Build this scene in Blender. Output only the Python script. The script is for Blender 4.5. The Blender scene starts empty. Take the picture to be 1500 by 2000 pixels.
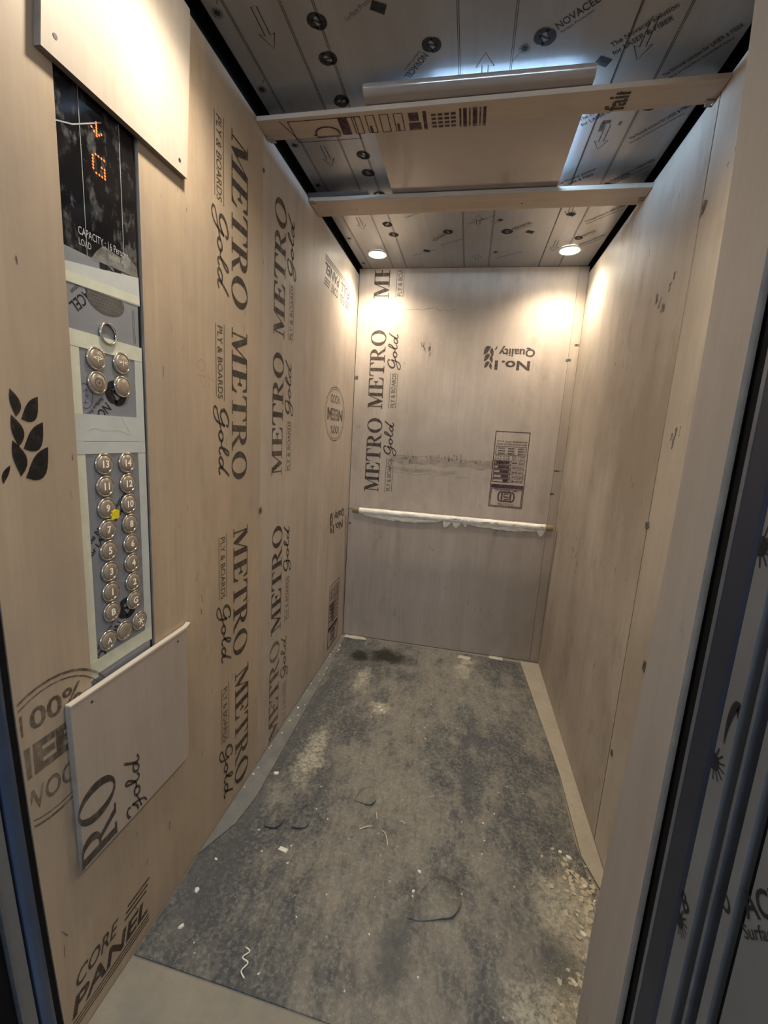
import bpy, bmesh, math, random
from mathutils import Vector, Matrix, noise
from mathutils.geometry import tessellate_polygon
random.seed(7)
SC = bpy.context.scene
COL = SC.collection

# ------------------------------------------------------------------ camera
def cam_setup():
    yaw, pitch, roll = .18258, -.17305, .06067
    cy, sy, cp, sp, cr, sr = (math.cos(yaw), math.sin(yaw), math.cos(pitch), math.sin(pitch), math.cos(roll), math.sin(roll))
    f = Vector((-sy*cp, cy*cp, sp)); r = Vector((cy, sy, 0)); u = r.cross(f)
    R = cr*r + sr*u; U = -sr*r + cr*u
    cd = bpy.data.cameras.new('camera'); co = bpy.data.objects.new('camera', cd); COL.objects.link(co)
    m = Matrix((R, U, -f)).transposed().to_4x4(); m.translation = Vector((.6876, 0, 1.2768))
    co.matrix_world = m
    cd.sensor_fit = 'HORIZONTAL'; cd.sensor_width = 36; cd.lens = 36*834.699/1500
    cd.clip_start = .02
    SC.camera = co
cam_setup()
# ------------------------------------------------------------------ world, exposure
W = bpy.data.worlds.new('world'); SC.world = W; W.use_nodes = True
W.node_tree.nodes['Background'].inputs[0].default_value = (.90, .94, 1, 1)
W.node_tree.nodes['Background'].inputs[1].default_value = .26
SC.view_settings.view_transform = 'Standard'; SC.view_settings.look = 'None'
SC.view_settings.gamma = 1; SC.view_settings.use_curve_mapping = False
SC.view_settings.exposure = 1.05
SPOT_W = 17.0        # each recessed downlight
GLOW = 30.0          # the assumed cool panel light over the cover
XW, YB, ZC = 1.2146, 2.517, 2.2   # right wall, back wall, ceiling
ZT = 2.168                         # top of the plywood lining

# ------------------------------------------------------------------ materials
def nodes(name):
    m = bpy.data.materials.new(name); m.use_nodes = True
    nt = m.node_tree; return m, nt, nt.nodes['Principled BSDF']
class G:
    def __init__(s, nt): s.nt = nt; s.tc = s.n('ShaderNodeTexCoord')
    def n(s, t, **k):
        x = s.nt.nodes.new(t)
        for a, b in k.items(): setattr(x, a, b)
        return x
    def l(s, a, b): s.nt.links.new(a, b)
    def inp(s, sock, v):
        if hasattr(v, 'is_linked') or hasattr(v, 'links'): s.l(v, sock)
        else: sock.default_value = v
    def pos(s, sc=(1,1,1), loc=(0,0,0)):
        mp = s.n('ShaderNodeMapping'); s.l(s.tc.outputs['Object'], mp.inputs[0])
        mp.inputs['Scale'].default_value = sc; mp.inputs['Location'].default_value = loc
        return mp.outputs[0]
    def noise(s, scale, detail=4, rough=.55, sc=(1,1,1), loc=(0,0,0), dist=0):
        x = s.n('ShaderNodeTexNoise'); s.l(s.pos(sc, loc), x.inputs['Vector'])
        x.inputs['Scale'].default_value = scale; x.inputs['Detail'].default_value = detail
        x.inputs['Roughness'].default_value = rough; x.inputs['Distortion'].default_value = dist
        return x.outputs['Fac']
    def ramp(s, v, stops):
        x = s.n('ShaderNodeValToRGB'); s.l(v, x.inputs[0]); e = x.color_ramp.elements
        while len(e) < len(stops): e.new(.5)
        for i, (p, c) in enumerate(stops):
            e[i].position = p; e[i].color = (*c, 1) if hasattr(c, '__len__') else (c, c, c, 1)
        return x.outputs[0]
    def mix(s, f, a, b, mode='MIX'):
        x = s.n('ShaderNodeMix', data_type='RGBA', blend_type=mode)
        s.inp(x.inputs[0], f)
        for k, v in ((6, a), (7, b)):
            s.inp(x.inputs[k], (*v, 1) if isinstance(v, tuple) and len(v) == 3 else v)
        return x.outputs[2]
    def math(s, op, a, b=0.0, c=0.0):
        x = s.n('ShaderNodeMath', operation=op)
        for i, v in enumerate((a, b, c)): s.inp(x.inputs[i], v)
        return x.outputs[0]
    def sep(s):
        x = s.n('ShaderNodeSeparateXYZ'); s.l(s.tc.outputs['Object'], x.inputs[0]); return x.outputs
    def bump(s, b, h, st=.2, d=.002):
        x = s.n('ShaderNodeBump'); x.inputs['Strength'].default_value = st; x.inputs['Distance'].default_value = d
        s.l(h, x.inputs['Height']); s.l(x.outputs[0], b.inputs['Normal'])
    def spot(s, cx, cy, rx, ry, nz, wob=.8):          # a soft irregular patch on the floor
        o = s.sep()
        dx = s.math('DIVIDE', s.math('SUBTRACT', o[0], cx), rx); dy = s.math('DIVIDE', s.math('SUBTRACT', o[1], cy), ry)
        d = s.math('SQRT', s.math('ADD', s.math('MULTIPLY', dx, dx), s.math('MULTIPLY', dy, dy)))
        d = s.math('ADD', d, s.math('MULTIPLY', s.math('SUBTRACT', nz, .5), wob*3))
        x = s.n('ShaderNodeMapRange', interpolation_type='SMOOTHSTEP'); s.l(d, x.inputs[0])
        x.inputs[1].default_value = .45; x.inputs[2].default_value = 1.25; x.inputs[3].default_value = 1; x.inputs[4].default_value = 0
        return x.outputs[0]

def wood(name, c0=(.50,.395,.285), c1=(.40,.30,.205), grain='z', stain=.5, gloss=.5, seed=0.0):
    m, nt, b = nodes(name); g = G(nt)
    st = {'z': (14,14,.9), 'y': (14,.9,14), 'x': (.9,14,14)}[grain]
    fine = {'z': (90,90,4), 'y': (90,4,90), 'x': (4,90,90)}[grain]
    n1 = g.noise(1.0, 6, .6, st, (seed, seed, seed)); n2 = g.noise(1.0, 3, .6, fine, (seed,0,seed))
    col = g.mix(g.ramp(n1, [(.3, 0.), (.72, 1.)]), c0, c1)
    col = g.mix(g.ramp(n2, [(.35, 0.), (.75, .22)]), col, (c1[0]*.72, c1[1]*.7, c1[2]*.66))
    big = g.noise(2.2, 5, .6, (1,1,.7), (seed+3, 1, 2))
    col = g.mix(g.ramp(big, [(.42, 0.), (.66, .55*stain*2)]), col, (.30, .25, .20))
    sm = g.noise(9, 6, .7, (1,1,.45), (seed, 5, 1))
    col = g.mix(g.ramp(sm, [(.53, 0.), (.75, .85*stain)]), col, (.25, .205, .165))
    sp = g.noise(34, 3, .6, (1,1,.5), (seed, 2, 9))
    col = g.mix(g.ramp(sp, [(.70, 0.), (.76, .55*stain)]), col, (.15, .115, .085))
    g.l(col, b.inputs['Base Color'])
    b.inputs['Roughness'].default_value = gloss; b.inputs['Specular IOR Level'].default_value = .25
    g.bump(b, n2, .12, .0012)
    return m

def plain(name, c, rough=.5, metal=0., spec=.5, var=.12, scale=30, emit=None, es=0, bump=0):
    m, nt, b = nodes(name); g = G(nt)
    n = g.noise(scale, 4, .6)
    g.l(g.mix(g.ramp(n, [(.3, 0.), (.7, 1.)]), tuple(max(0, v*(1-var)) for v in c), tuple(v*(1+var) for v in c)), b.inputs['Base Color'])
    b.inputs['Roughness'].default_value = rough; b.inputs['Metallic'].default_value = metal
    b.inputs['Specular IOR Level'].default_value = spec
    if emit: b.inputs['Emission Color'].default_value = (*emit, 1); b.inputs['Emission Strength'].default_value = es
    if bump: g.bump(b, n, bump, .002)
    return m

def ink(name, c, cover=.85, worn=.5, scale=60):
    m, nt, b = nodes(name); g = G(nt)
    b.inputs['Base Color'].default_value = (*c, 1); b.inputs['Roughness'].default_value = .7
    b.inputs['Specular IOR Level'].default_value = .2
    n = g.noise(scale, 4, .7); big = g.noise(7, 2, .5, (1,1,1), (4,4,4))
    a = g.ramp(n, [(.28, cover*(1-worn)), (.55, cover)]); a2 = g.ramp(big, [(.3, 1-worn*.6), (.6, 1.)])
    g.l(g.math('MULTIPLY', a, a2), b.inputs['Alpha'])
    return m

M = {}
M['ply'] = wood('plywood_left', seed=0)
M['ply_left_rear'] = wood('plywood_left_rear', (0.494,0.423,0.357), (0.399,0.334,0.277), seed=2.5)
M['ply_back'] = wood('plywood_back', (0.503,0.428,0.360), (0.399,0.334,0.277), stain=.6, seed=5)
M['ply_back_shaded'] = wood('plywood_back_shaded', (0.433,0.368,0.315), (0.345,0.288,0.242), stain=.55, seed=11)  # darker tone paints in the handrail's shadow and the downlight falloff
M['ply_right'] = wood('plywood_right', (0.509,0.444,0.378), (0.413,0.355,0.298), stain=.75, gloss=.52, seed=8)
M['ply_right_front'] = wood('plywood_right_front', (0.552,0.492,0.414), (0.466,0.405,0.339), stain=.5, seed=14)
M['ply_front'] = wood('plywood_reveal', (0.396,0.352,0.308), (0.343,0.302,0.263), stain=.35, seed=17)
M['ply_board'] = wood('plywood_board', (0.530,0.469,0.399), (0.448,0.392,0.332), stain=.35, seed=20)
M['ply_low'] = wood('plywood_board_lower', (0.455,0.389,0.332), (0.391,0.329,0.278), stain=.3, seed=23)
M['plank'] = wood('plank_wood', (0.521,0.442,0.368), (0.416,0.340,0.272), grain='x', stain=.35, seed=30)
M['filler'] = wood('filler_wood', (0.426,0.353,0.284), (0.356,0.289,0.231), stain=.35, seed=33)
M['ply_edge'] = wood('plywood_edge', (0.299,0.249,0.206), (0.160,0.131,0.109), grain='y', stain=.5, seed=36)
M['splinter'] = wood('pale_edge_veneer', (0.701,0.635,0.547), (0.593,0.525,0.441), grain='y', stain=.1, seed=39)
M['steel_dark'] = plain('dark_steel', (.020,.021,.024), .45, .6, var=.3, scale=8)
M['ink'] = ink('stamp_ink', (.055,.043,.036), .90, .40)
M['ink_faint'] = ink('stamp_ink_faint', (.07,.055,.045), .72, .75)
M['ink_purple'] = ink('stamp_ink_purple', (.055,.022,.036), .92, .4)
M['ink_black'] = ink('stamp_ink_black', (.012,.011,.011), .97, .25)
M['film_ink'] = ink('film_print_ink', (.014,.014,.016), .95, .25)
M['film_faint'] = ink('film_print_ink_faint', (.03,.03,.032), .70, .6)
M['pencil'] = ink('red_pencil', (.35,.08,.05), .42, .9, 160)
M['pen'] = ink('blue_pen', (.05,.04,.22), .8, .4)
M['smudge'] = ink('grey_smudge', (.16,.15,.115), .30, 1.0, 24)
M['scuff'] = ink('dark_scuff', (.05,.04,.032), .62, 1.0, 110)

def film_metal():
    m, nt, b = nodes('film_covered_steel'); g = G(nt)
    n = g.noise(1, 5, .6, (40,2.5,1)); big = g.noise(4, 4, .6)
    c = g.mix(g.ramp(n, [(.3,0.),(.7,1.)]), (.245,.252,.27), (.29,.298,.315))
    c = g.mix(g.ramp(big, [(.45,0.),(.75,.5)]), c, (.20,.20,.205))
    g.l(c, b.inputs['Base Color']); b.inputs['Metallic'].default_value = .4
    b.inputs['Roughness'].default_value = .32
    g.bump(b, g.noise(14, 5, .6), .12, .002)
    return m
M['ceil'] = film_metal()
M['jamb_film'] = plain('grey_protective_film', (.16,.165,.175), .42, .2, var=.1, scale=12)
M['jamb_dark'] = plain('black_door_rubber', (.008,.008,.009), .8, 0, .12, var=.3, scale=20)
M['jamb_blue'] = plain('blue_grey_door_steel', (.050,.078,.145), .30, .35, var=.15, scale=9)
M['jamb_navy'] = plain('navy_door_steel', (.014,.020,.036), .45, .1, var=.2, scale=9)
M['jamb_ridge'] = plain('grey_door_edge', (.15,.165,.19), .35, .5, var=.15)
M['cover'] = plain('brown_cover_film', (.275,.23,.20), .20, 0, .5, var=.05, scale=9)
M['cover'].node_tree.nodes['Principled BSDF'].inputs['Coat Weight'].default_value = 1.0
M['cover'].node_tree.nodes['Principled BSDF'].inputs['Coat Roughness'].default_value = .10
M['glow'] = plain('assumed_cool_panel', (.8,.9,1), .5, emit=(.42,.68,1), es=GLOW)  # glow of the assumed panel light, unseen behind the cover
M['lens'] = plain('downlight_lens', (1,.95,.85), .4, emit=(1,.90,.72), es=30)
M['tube'] = plain('assumed_cool_tube', (.9,.95,1), .4, emit=(.62,.80,1), es=140)  # glow of the assumed landing tube
M['trim'] = plain('downlight_trim', (.75,.74,.70), .3, .2)
def dusty_glass():
    m, nt, b = nodes('dusty_black_glass'); g = G(nt)
    n = g.noise(38, 6, .7, (1,1,.6)); n2 = g.noise(10, 3, .6); f = g.math('MULTIPLY', g.ramp(n, [(.52,0.),(.75,1.)]), g.ramp(n2, [(.38,.15),(.62,1.)]))
    g.l(g.mix(f, (.007,.007,.009), (.13,.13,.13)), b.inputs['Base Color']); g.l(g.math('ADD', g.math('MULTIPLY', f, .5), .10), b.inputs['Roughness']); return m
M['glass'] = dusty_glass()
M['smear'] = ink('clear_tape_smear', (.42,.42,.40), .55, .8, 45)
M['cop'] = plain('blue_grey_film', (.235,.25,.285), .38, .15, var=.07, scale=10)
M['tape'] = plain('masking_tape', (.60,.61,.50), .6, 0, .3, var=.06, scale=40, bump=.3)
M['tape_grey'] = plain('translucent_tape', (.50,.53,.52), .45, 0, .4, var=.06, scale=26, bump=.35)
M['button'] = plain('film_wrapped_button', (.42,.36,.29), .26, .55, .5, var=.16, scale=50)
M['button_ring'] = plain('button_ring_steel', (.62,.58,.50), .16, .9, .5, var=.12, scale=60)
M['num'] = plain('button_numeral', (.80,.76,.68), .35, 0, emit=(1,.9,.7), es=.06)
M['led'] = plain('orange_led', (1,.25,.06), .4, emit=(1,.13,.03), es=.6)
M['white_ink'] = plain('white_panel_print', (.42,.43,.44), .5)
M['scratch'] = plain('scratch_line', (.33,.36,.36), .4)
M['grille'] = plain('speaker_grille_dark', (.10,.098,.095), .45, .3, var=.2)
M['perf'] = plain('perforation_rims', (.20,.20,.195), .5, .2)
M['hole'] = plain('perforation_black', (.010,.010,.010), .8)
M['yellow'] = plain('yellow_sticker', (.75,.58,.015), .5)
M['nail'] = plain('nail_plate_steel', (.20,.185,.16), .4, .7, var=.4, scale=120)
M['nail_dark'] = plain('nail_dark', (.03,.025,.02), .6)
M['wrap'] = plain('white_plastic_wrap', (.72,.68,.60), .32, 0, .5, var=.12, scale=22, bump=.4)
M['rail'] = wood('rail_wood', (.42,.30,.18), (.33,.23,.13), grain='x', stain=.4)
M['chip'] = plain('plaster_chip', (.50,.44,.33), .9, 0, .1, var=.22, scale=60)
M['chip_white'] = plain('white_plaster_bit', (.70,.68,.62), .85, 0, .1, var=.15, scale=60)
M['shaving'] = plain('wood_shaving', (.62,.56,.42), .7, var=.1)
M['paper'] = plain('dusty_paper_scrap', (.50,.46,.38), .8, var=.15)

def mat_floor():
    m, nt, b = nodes('dusty_grey_mat'); g = G(nt)
    n1 = g.noise(3.2, 9, .68, (1,.7,1), dist=.3); n2 = g.noise(13, 8, .72, (1,.55,1)); n3 = g.noise(1, 6, .7, (70,12,1)); n4 = g.noise(90, 5, .7)
    wob = g.noise(9, 8, .75)
    o = g.sep()
    dark, dust = (.070,.072,.076), (.215,.200,.165)
    s = g.math('ADD', g.math('MULTIPLY', n1, .55), g.math('ADD', g.math('MULTIPLY', n2, .45), g.math('MULTIPLY', n3, .14)))
    # trodden dust lies thickest down the middle of the mat
    mid = g.math('SUBTRACT', 1.0, g.math('MULTIPLY', g.math('ABSOLUTE', g.math('SUBTRACT', o[0], .62)), 1.55))
    s = g.math('ADD', s, g.math('MULTIPLY', g.math('SUBTRACT', mid, .5), .11))
    col = g.mix(g.ramp(s, [(.515,0.),(.570,.35),(.605,.72),(.68,1.)]), dark, dust)
    col = g.mix(g.ramp(n4, [(.46,0.),(.72,.5)]), col, (.38,.36,.30))
    col = g.mix(g.ramp(g.noise(55, 8, .8, (1,.4,1)), [(.50,0.),(.62,.45)]), col, (.10,.10,.10))
    col = g.mix(g.ramp(g.noise(26, 7, .75, (1,.5,1)), [(.54,0.),(.72,.6)]), col, (.055,.056,.058))
    for cx, cy, rx, ry in ((.19,1.45,.05,.15),(.39,1.83,.05,.05),(.777,2.30,.05,.10),(1.09,1.05,.10,.17),(1.02,.84,.14,.07),(.80,2.40,.06,.03),(.25,2.05,.04,.14)):
        col = g.mix(g.math('MULTIPLY', g.spot(cx,cy,rx,ry,wob,1.0), g.ramp(n4, [(.34,.15),(.58,.85)])), col, (.43,.40,.31))
    for cx, cy, rx, ry in ((.80,1.46,.022,.14),(1.03,.95,.06,.07),(.085,1.6,.026,.60),(.06,.93,.08,.20),(.62,.86,.05,.12),(.83,1.72,.05,.05)):
        col = g.mix(g.math('MULTIPLY', g.spot(cx,cy,rx,ry,wob,1.3), .6), col, (.075,.078,.080))
    wet = g.math('MAXIMUM', g.spot(.335,2.31,.13,.085,wob,.55), g.spot(.18,2.28,.06,.07,wob,.6))
    col = g.mix(g.math('MULTIPLY', wet, .95), col, (.022,.021,.015))
    g.l(col, b.inputs['Base Color'])
    b.inputs['Roughness'].default_value = .78; b.inputs['Specular IOR Level'].default_value = .25
    h = g.math('ADD', n4, g.math('MULTIPLY', n2, 1.5)); g.bump(b, h, .5, .004)
    return m
M['mat'] = mat_floor()
def pale_floor(name, c0, c1):
    m, nt, b = nodes(name); g = G(nt)
    n = g.noise(9, 7, .65); f = g.noise(70, 5, .7)
    c = g.mix(g.ramp(n, [(.35,0.),(.68,1.)]), c0, c1); c = g.mix(g.ramp(f, [(.5,0.),(.75,.4)]), c, (.22,.20,.16))
    g.l(c, b.inputs['Base Color']); b.inputs['Roughness'].default_value = .8; b.inputs['Specular IOR Level'].default_value = .2
    g.bump(b, f, .3, .002); return m
M['floor'] = pale_floor('dusty_plywood_floor', (.29,.262,.205), (.22,.205,.17))
M['strip'] = pale_floor('floor_strip_beige', (.40,.355,.28), (.34,.30,.235))
M['strip_grey'] = pale_floor('floor_strip_grey', (.20,.198,.18), (.13,.132,.13))
M['landing'] = pale_floor('landing_floor', (.18,.18,.18), (.14,.14,.14))

# ------------------------------------------------------------------ builders
def link(name, me, mat, parent=None, smooth=False):
    o = bpy.data.objects.new(name, me); COL.objects.link(o)
    if mat is not None and not me.materials: me.materials.append(M[mat] if isinstance(mat, str) else mat)
    if smooth:
        for p in me.polygons: p.use_smooth = True
    if parent: attach(o, parent)
    return o
def wpos(o):
    t = o.location.copy()
    if o.parent: t += o.matrix_parent_inverse.translation + wpos(o.parent)
    return t
def attach(o, parent):          # keep o's own location in world coordinates
    o.parent = parent; o.matrix_parent_inverse = Matrix.Translation(-wpos(parent))
def mesh(name, vs, fs):
    me = bpy.data.meshes.new(name); me.from_pydata([tuple(v) for v in vs], [], fs); me.validate(); me.update(); return me
def from_bm(name, bm):
    bmesh.ops.recalc_face_normals(bm, faces=bm.faces)
    me = bpy.data.meshes.new(name); bm.to_mesh(me); bm.free(); return me
def box(name, lo, hi, mat, parent=None, bev=.0015):
    bm = bmesh.new(); bmesh.ops.create_cube(bm, size=1)
    for v in bm.verts:
        for i in range(3): v.co[i] = lo[i] + (v.co[i]+.5)*(hi[i]-lo[i])
    if bev: bmesh.ops.bevel(bm, geom=bm.edges[:], offset=bev, segments=2, affect='EDGES')
    return link(name, from_bm(name, bm), mat, parent)
def slab(name, loops, fr, d, mat, parent=None, edge_mat=None):
    """loops (outer, holes...) of 2D points in frame fr=(O,U,V,N), extruded d behind the front face"""
    O, U, V, N = fr
    vs, fs = [], []; flat = [p for lp in loops for p in lp]
    n = len(flat)
    for p in flat: vs.append(O + U*p[0] + V*p[1])
    for p in flat: vs.append(O + U*p[0] + V*p[1] - N*d)
    tris = tessellate_polygon([[Vector((p[0], p[1], 0)) for p in lp] for lp in loops])
    for t in tris: fs.append(tuple(t)); fs.append(tuple(i+n for i in reversed(t)))
    nf = len(fs); k = 0
    for lp in loops:
        for i in range(len(lp)):
            a, b = k+i, k+(i+1) % len(lp); fs.append((a, b, b+n, a+n))
        k += len(lp)
    bm = bmesh.new(); bv = [bm.verts.new(v) for v in vs]
    for i, f in enumerate(fs):
        try:
            bf = bm.faces.new([bv[j] for j in f]); bf.material_index = 1 if (edge_mat and i >= nf) else 0
        except ValueError: pass
    o = link(name, from_bm(name, bm), mat, parent)
    if edge_mat: o.data.materials.append(M[edge_mat])
    return o
def lathe(prof, n=28, caps=True):
    vs, fs = [], []
    for r, z in prof:
        for i in range(n):
            a = 2*math.pi*i/n; vs.append((r*math.cos(a), r*math.sin(a), z))
    for j in range(len(prof)-1):
        for i in range(n):
            k = (i+1) % n; fs.append((j*n+i, j*n+k, (j+1)*n+k, (j+1)*n+i))
    if caps and prof[0][0] > 1e-6: fs.append(tuple(reversed(range(n))))
    if caps and prof[-1][0] > 1e-6: fs.append(tuple((len(prof)-1)*n+i for i in range(n)))
    bm = bmesh.new(); bv = [bm.verts.new(v) for v in vs]
    for f in fs:
        try: bm.faces.new([bv[i] for i in f])
        except ValueError: pass
    bmesh.ops.remove_doubles(bm, verts=bm.verts, dist=1e-6)
    return bm
def tag(o, label, cat, group=None):
    o['label'] = label; o['category'] = cat
    if group: o['group'] = group
    return o
def struct(o): o['kind'] = 'structure'; return o
def empty(name, loc=(0,0,0)):
    o = bpy.data.objects.new(name, None); COL.objects.link(o); o.location = loc; o.empty_display_size = .05; return o
V3 = lambda *a: Vector(a)
X, Y, Z = V3(1,0,0), V3(0,1,0), V3(0,0,1)
FL = (V3(0,0,0), Y, Z, X)                 # left wall: (y, z)
FB = (V3(0,YB,0), X, Z, -Y)               # back wall: (x, z)
FR = (V3(XW,0,0), -Y, Z, -X)              # right wall: (-y, z)
FC = (V3(0,0,ZC), Y, X, -Z)               # ceiling: (y, x)
FF = (V3(0,0,0), X, Y, Z)                 # floor: (x, y)
def rect(a, b, c, d): return [(a,b),(c,b),(c,d),(a,d)]

# ------------------------------------------------------------------ flat print: shapes in 2D, laid on a surface
class Ink:
    def __init__(s): s.v = []; s.f = []
    def add(s, vs, fs):
        k = len(s.v); s.v += [tuple(v[:2]) for v in vs]; s.f += [tuple(i+k for i in f) for f in fs]
    def poly(s, *loops):
        flat = [p for lp in loops for p in lp]
        tr = tessellate_polygon([[Vector((p[0], p[1], 0)) for p in lp] for lp in loops])
        s.add(flat, [tuple(t) for t in tr])
    def rect(s, a, b, c, d): s.poly(rect(a,b,c,d))
    def frame(s, a, b, c, d, w):
        s.rect(a,b,c,b+w); s.rect(a,d-w,c,d); s.rect(a,b+w,a+w,d-w); s.rect(c-w,b+w,c,d-w)
    def line(s, pts, w, closed=False):
        pts = [Vector(p[:2]) for p in pts]; n = len(pts); vs = []
        for i, p in enumerate(pts):
            a = pts[(i-1) % n] if (closed or i) else p; b = pts[(i+1) % n] if (closed or i < n-1) else p
            t = (b-a); t = t.normalized() if t.length > 0 else Vector((1,0)); q = Vector((-t.y, t.x))
            ww = w(i/(n-1)) if callable(w) else w
            vs += [p+q*ww/2, p-q*ww/2]
        m = n if closed else n-1
        s.add(vs, [(2*i, 2*i+1, (2*((i+1) % n))+1, 2*((i+1) % n)) for i in range(m)])
    def ell(s, cx, cy, rx, ry, hole=0, n=40):
        o = [(cx+rx*math.cos(2*math.pi*i/n), cy+ry*math.sin(2*math.pi*i/n)) for i in range(n)]
        if hole: s.line([(cx+(rx-hole/2)*math.cos(2*math.pi*i/n), cy+(ry-hole/2)*math.sin(2*math.pi*i/n)) for i in range(n)], hole, True)
        else: s.poly(o)
    def put(s, other, x=0, y=0, sx=1, sy=None, rot=0, shear=0):
        sy = sx if sy is None else sy; c, n = math.cos(rot), math.sin(rot)
        out = []
        for a, b in other.v:
            a, b = a*sx + shear*b*sy, b*sy; out.append((x+a*c-b*n, y+a*n+b*c))
        s.add(out, other.f)
    def fit(s, other, x0, y0, x1, y1, shear=0):
        xs = [p[0] for p in other.v]; ys = [p[1] for p in other.v]
        sx = (x1-x0)/(max(xs)-min(xs)); sy = (y1-y0)/(max(ys)-min(ys))
        s.add([(x0+(a-min(xs))*sx+shear*(b-min(ys))*sy, y0+(b-min(ys))*sy) for a, b in other.v], other.f)
    def lay(s, name, fr, mat, parent, h=.0006, clip=None, cut=()):
        O, U, V, N = fr
        for px, py, nx, ny in cut:                      # trim away what lies on the (nx,ny) side of a line
            bm = bmesh.new(); bv = [bm.verts.new((a, b, 0)) for a, b in s.v]
            for t in s.f:
                try: bm.faces.new([bv[i] for i in t])
                except ValueError: pass
            bmesh.ops.bisect_plane(bm, geom=bm.verts[:]+bm.edges[:]+bm.faces[:], plane_co=(px,py,0), plane_no=(nx,ny,0), clear_outer=True)
            bm.verts.index_update(); s.v = [(v.co.x, v.co.y) for v in bm.verts]; s.f = [tuple(v.index for v in q.verts) for q in bm.faces]; bm.free()
        f = s.f
        if clip: f = [t for t in f if all(clip(*s.v[i]) for i in t)]
        me = mesh(name, [O+U*a+V*b+N*h for a, b in s.v], f)
        return link(name, me, mat, parent)
_tc = {}
def text(body, bold=0.0):
    k = (body, bold)
    if k not in _tc:
        cu = bpy.data.curves.new('t', 'FONT'); cu.body = body; cu.size = 1; cu.offset = bold; cu.resolution_u = 3
        o = bpy.data.objects.new('t', cu); COL.objects.link(o)
        dg = bpy.context.evaluated_depsgraph_get(); me = bpy.data.meshes.new_from_object(o.evaluated_get(dg))
        t = Ink(); t.add([v.co[:] for v in me.vertices], [tuple(p.vertices) for p in me.polygons])
        bpy.data.objects.remove(o); bpy.data.meshes.remove(me); bpy.data.curves.remove(cu); _tc[k] = t
    return _tc[k]
def frame(fr, ou, ov, rot=0.0):
    """sub-frame on a surface: origin at (ou,ov), rotated by rot"""
    O, U, V, N = fr; c, s = math.cos(rot), math.sin(rot)
    return (O+U*ou+V*ov, U*c+V*s, V*c-U*s, N)
def smooth_pts(p, n=6):
    out = []; P = [Vector((*q, 0)) for q in p]
    for i in range(len(P)-1):
        a, b, c, d = P[max(i-1,0)], P[i], P[i+1], P[min(i+2,len(P)-1)]
        for k in range(n):
            t = k/n; out.append(tuple(.5*((2*b)+(c-a)*t+(2*a-5*b+4*c-d)*t*t+(3*b-a-3*c+d)*t**3))[:2])
    out.append(tuple(P[-1])[:2]); return out
def arc(cx, cy, rx, ry, a0, a1, n=14):
    return [(cx+rx*math.cos(math.radians(a0+(a1-a0)*i/n)), cy+ry*math.sin(math.radians(a0+(a1-a0)*i/n))) for i in range(n+1)]

def metro_word():
    k = Ink()
    Mg = [(0,0),(0,.06),(.13,.06),(.13,.94),(0,.94),(0,1),(.33,1),(.60,.33),(.86,1),(1.17,1),(1.17,.94),(1.04,.94),(1.04,.06),(1.17,.06),(1.17,0),(.70,0),(.70,.06),(.83,.06),(.83,.80),(.54,0),(.48,0),(.19,.80),(.19,.06),(.32,.06),(.32,0)]
    Eg = [(0,0),(0,.06),(.12,.06),(.12,.94),(0,.94),(0,1),(.78,1),(.80,.70),(.74,.70),(.66,.90),(.56,.94),(.34,.94),(.34,.55),(.48,.55),(.55,.66),(.60,.66),(.60,.36),(.55,.36),(.48,.48),(.34,.48),(.34,.06),(.58,.06),(.70,.12),(.79,.32),(.85,.32),(.80,0)]
    Tg = [(.22,0),(.22,.06),(.34,.06),(.34,.94),(.24,.94),(.12,.88),(.06,.70),(0,.70),(.02,1),(.88,1),(.90,.70),(.84,.70),(.78,.88),(.66,.94),(.56,.94),(.56,.06),(.68,.06),(.68,0)]
    Ro = [(0,0),(0,.06),(.12,.06),(.12,.94),(0,.94),(0,1)] + arc(.48,.735,.33,.265,90,-75,12) + [(.88,.06),(1.0,.06),(1.0,0),(.72,0),(.42,.46),(.34,.46),(.34,.06),(.46,.06),(.46,0)]
    Rh = [(.34,.53)] + arc(.42,.735,.17,.205,-90,90,10) + [(.34,.94)]
    x = 0
    def put(lps, w, gap):
        nonlocal x
        k.poly(*[[(a+x, b) for a, b in lp] for lp in lps]); x += w+gap
    put([Mg], 1.17, .03); put([Eg], .85, .05); put([Tg], .90, .02); put([Ro, Rh], 1.0, .02)
    put([arc(.50,.5,.50,.52,0,352,44), arc(.50,.5,.28,.46,0,352,44)], 1.0, 0)
    return k
METRO = metro_word()
def gold_word():
    k = Ink(); w = .100
    k.line(smooth_pts([(.62,.80),(.66,.95),(.50,1.02),(.26,.86),(.14,.60),(.20,.38),(.38,.36),(.56,.52),(.66,.70)]), lambda t: w*(.75+.5*math.sin(t*3.1)))
    k.line(smooth_pts([(.66,.70),(.58,.30),(.46,-.05),(.24,-.22),(.06,-.14),(.10,.02),(.36,.16),(.66,.30),(.86,.42)]), w*.85)
    k.line(smooth_pts([(1.10,.52),(.94,.52),(.84,.36),(.88,.22),(1.02,.20),(1.14,.34),(1.14,.48),(1.06,.54)]), w)
    k.line(smooth_pts([(1.12,.46),(1.30,.40),(1.52,.66),(1.64,.92),(1.60,1.04),(1.50,.92),(1.40,.56),(1.38,.30),(1.48,.20),(1.62,.32)]), w*.9)
    k.line(smooth_pts([(2.02,.52),(1.86,.54),(1.72,.40),(1.72,.24),(1.84,.20),(1.98,.34),(2.08,.54)]), w)
    k.line(smooth_pts([(2.36,1.06),(2.22,.80),(2.08,.48),(2.04,.26),(2.12,.18),(2.28,.28)]), w)
    return k
GOLD = gold_word()
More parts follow.
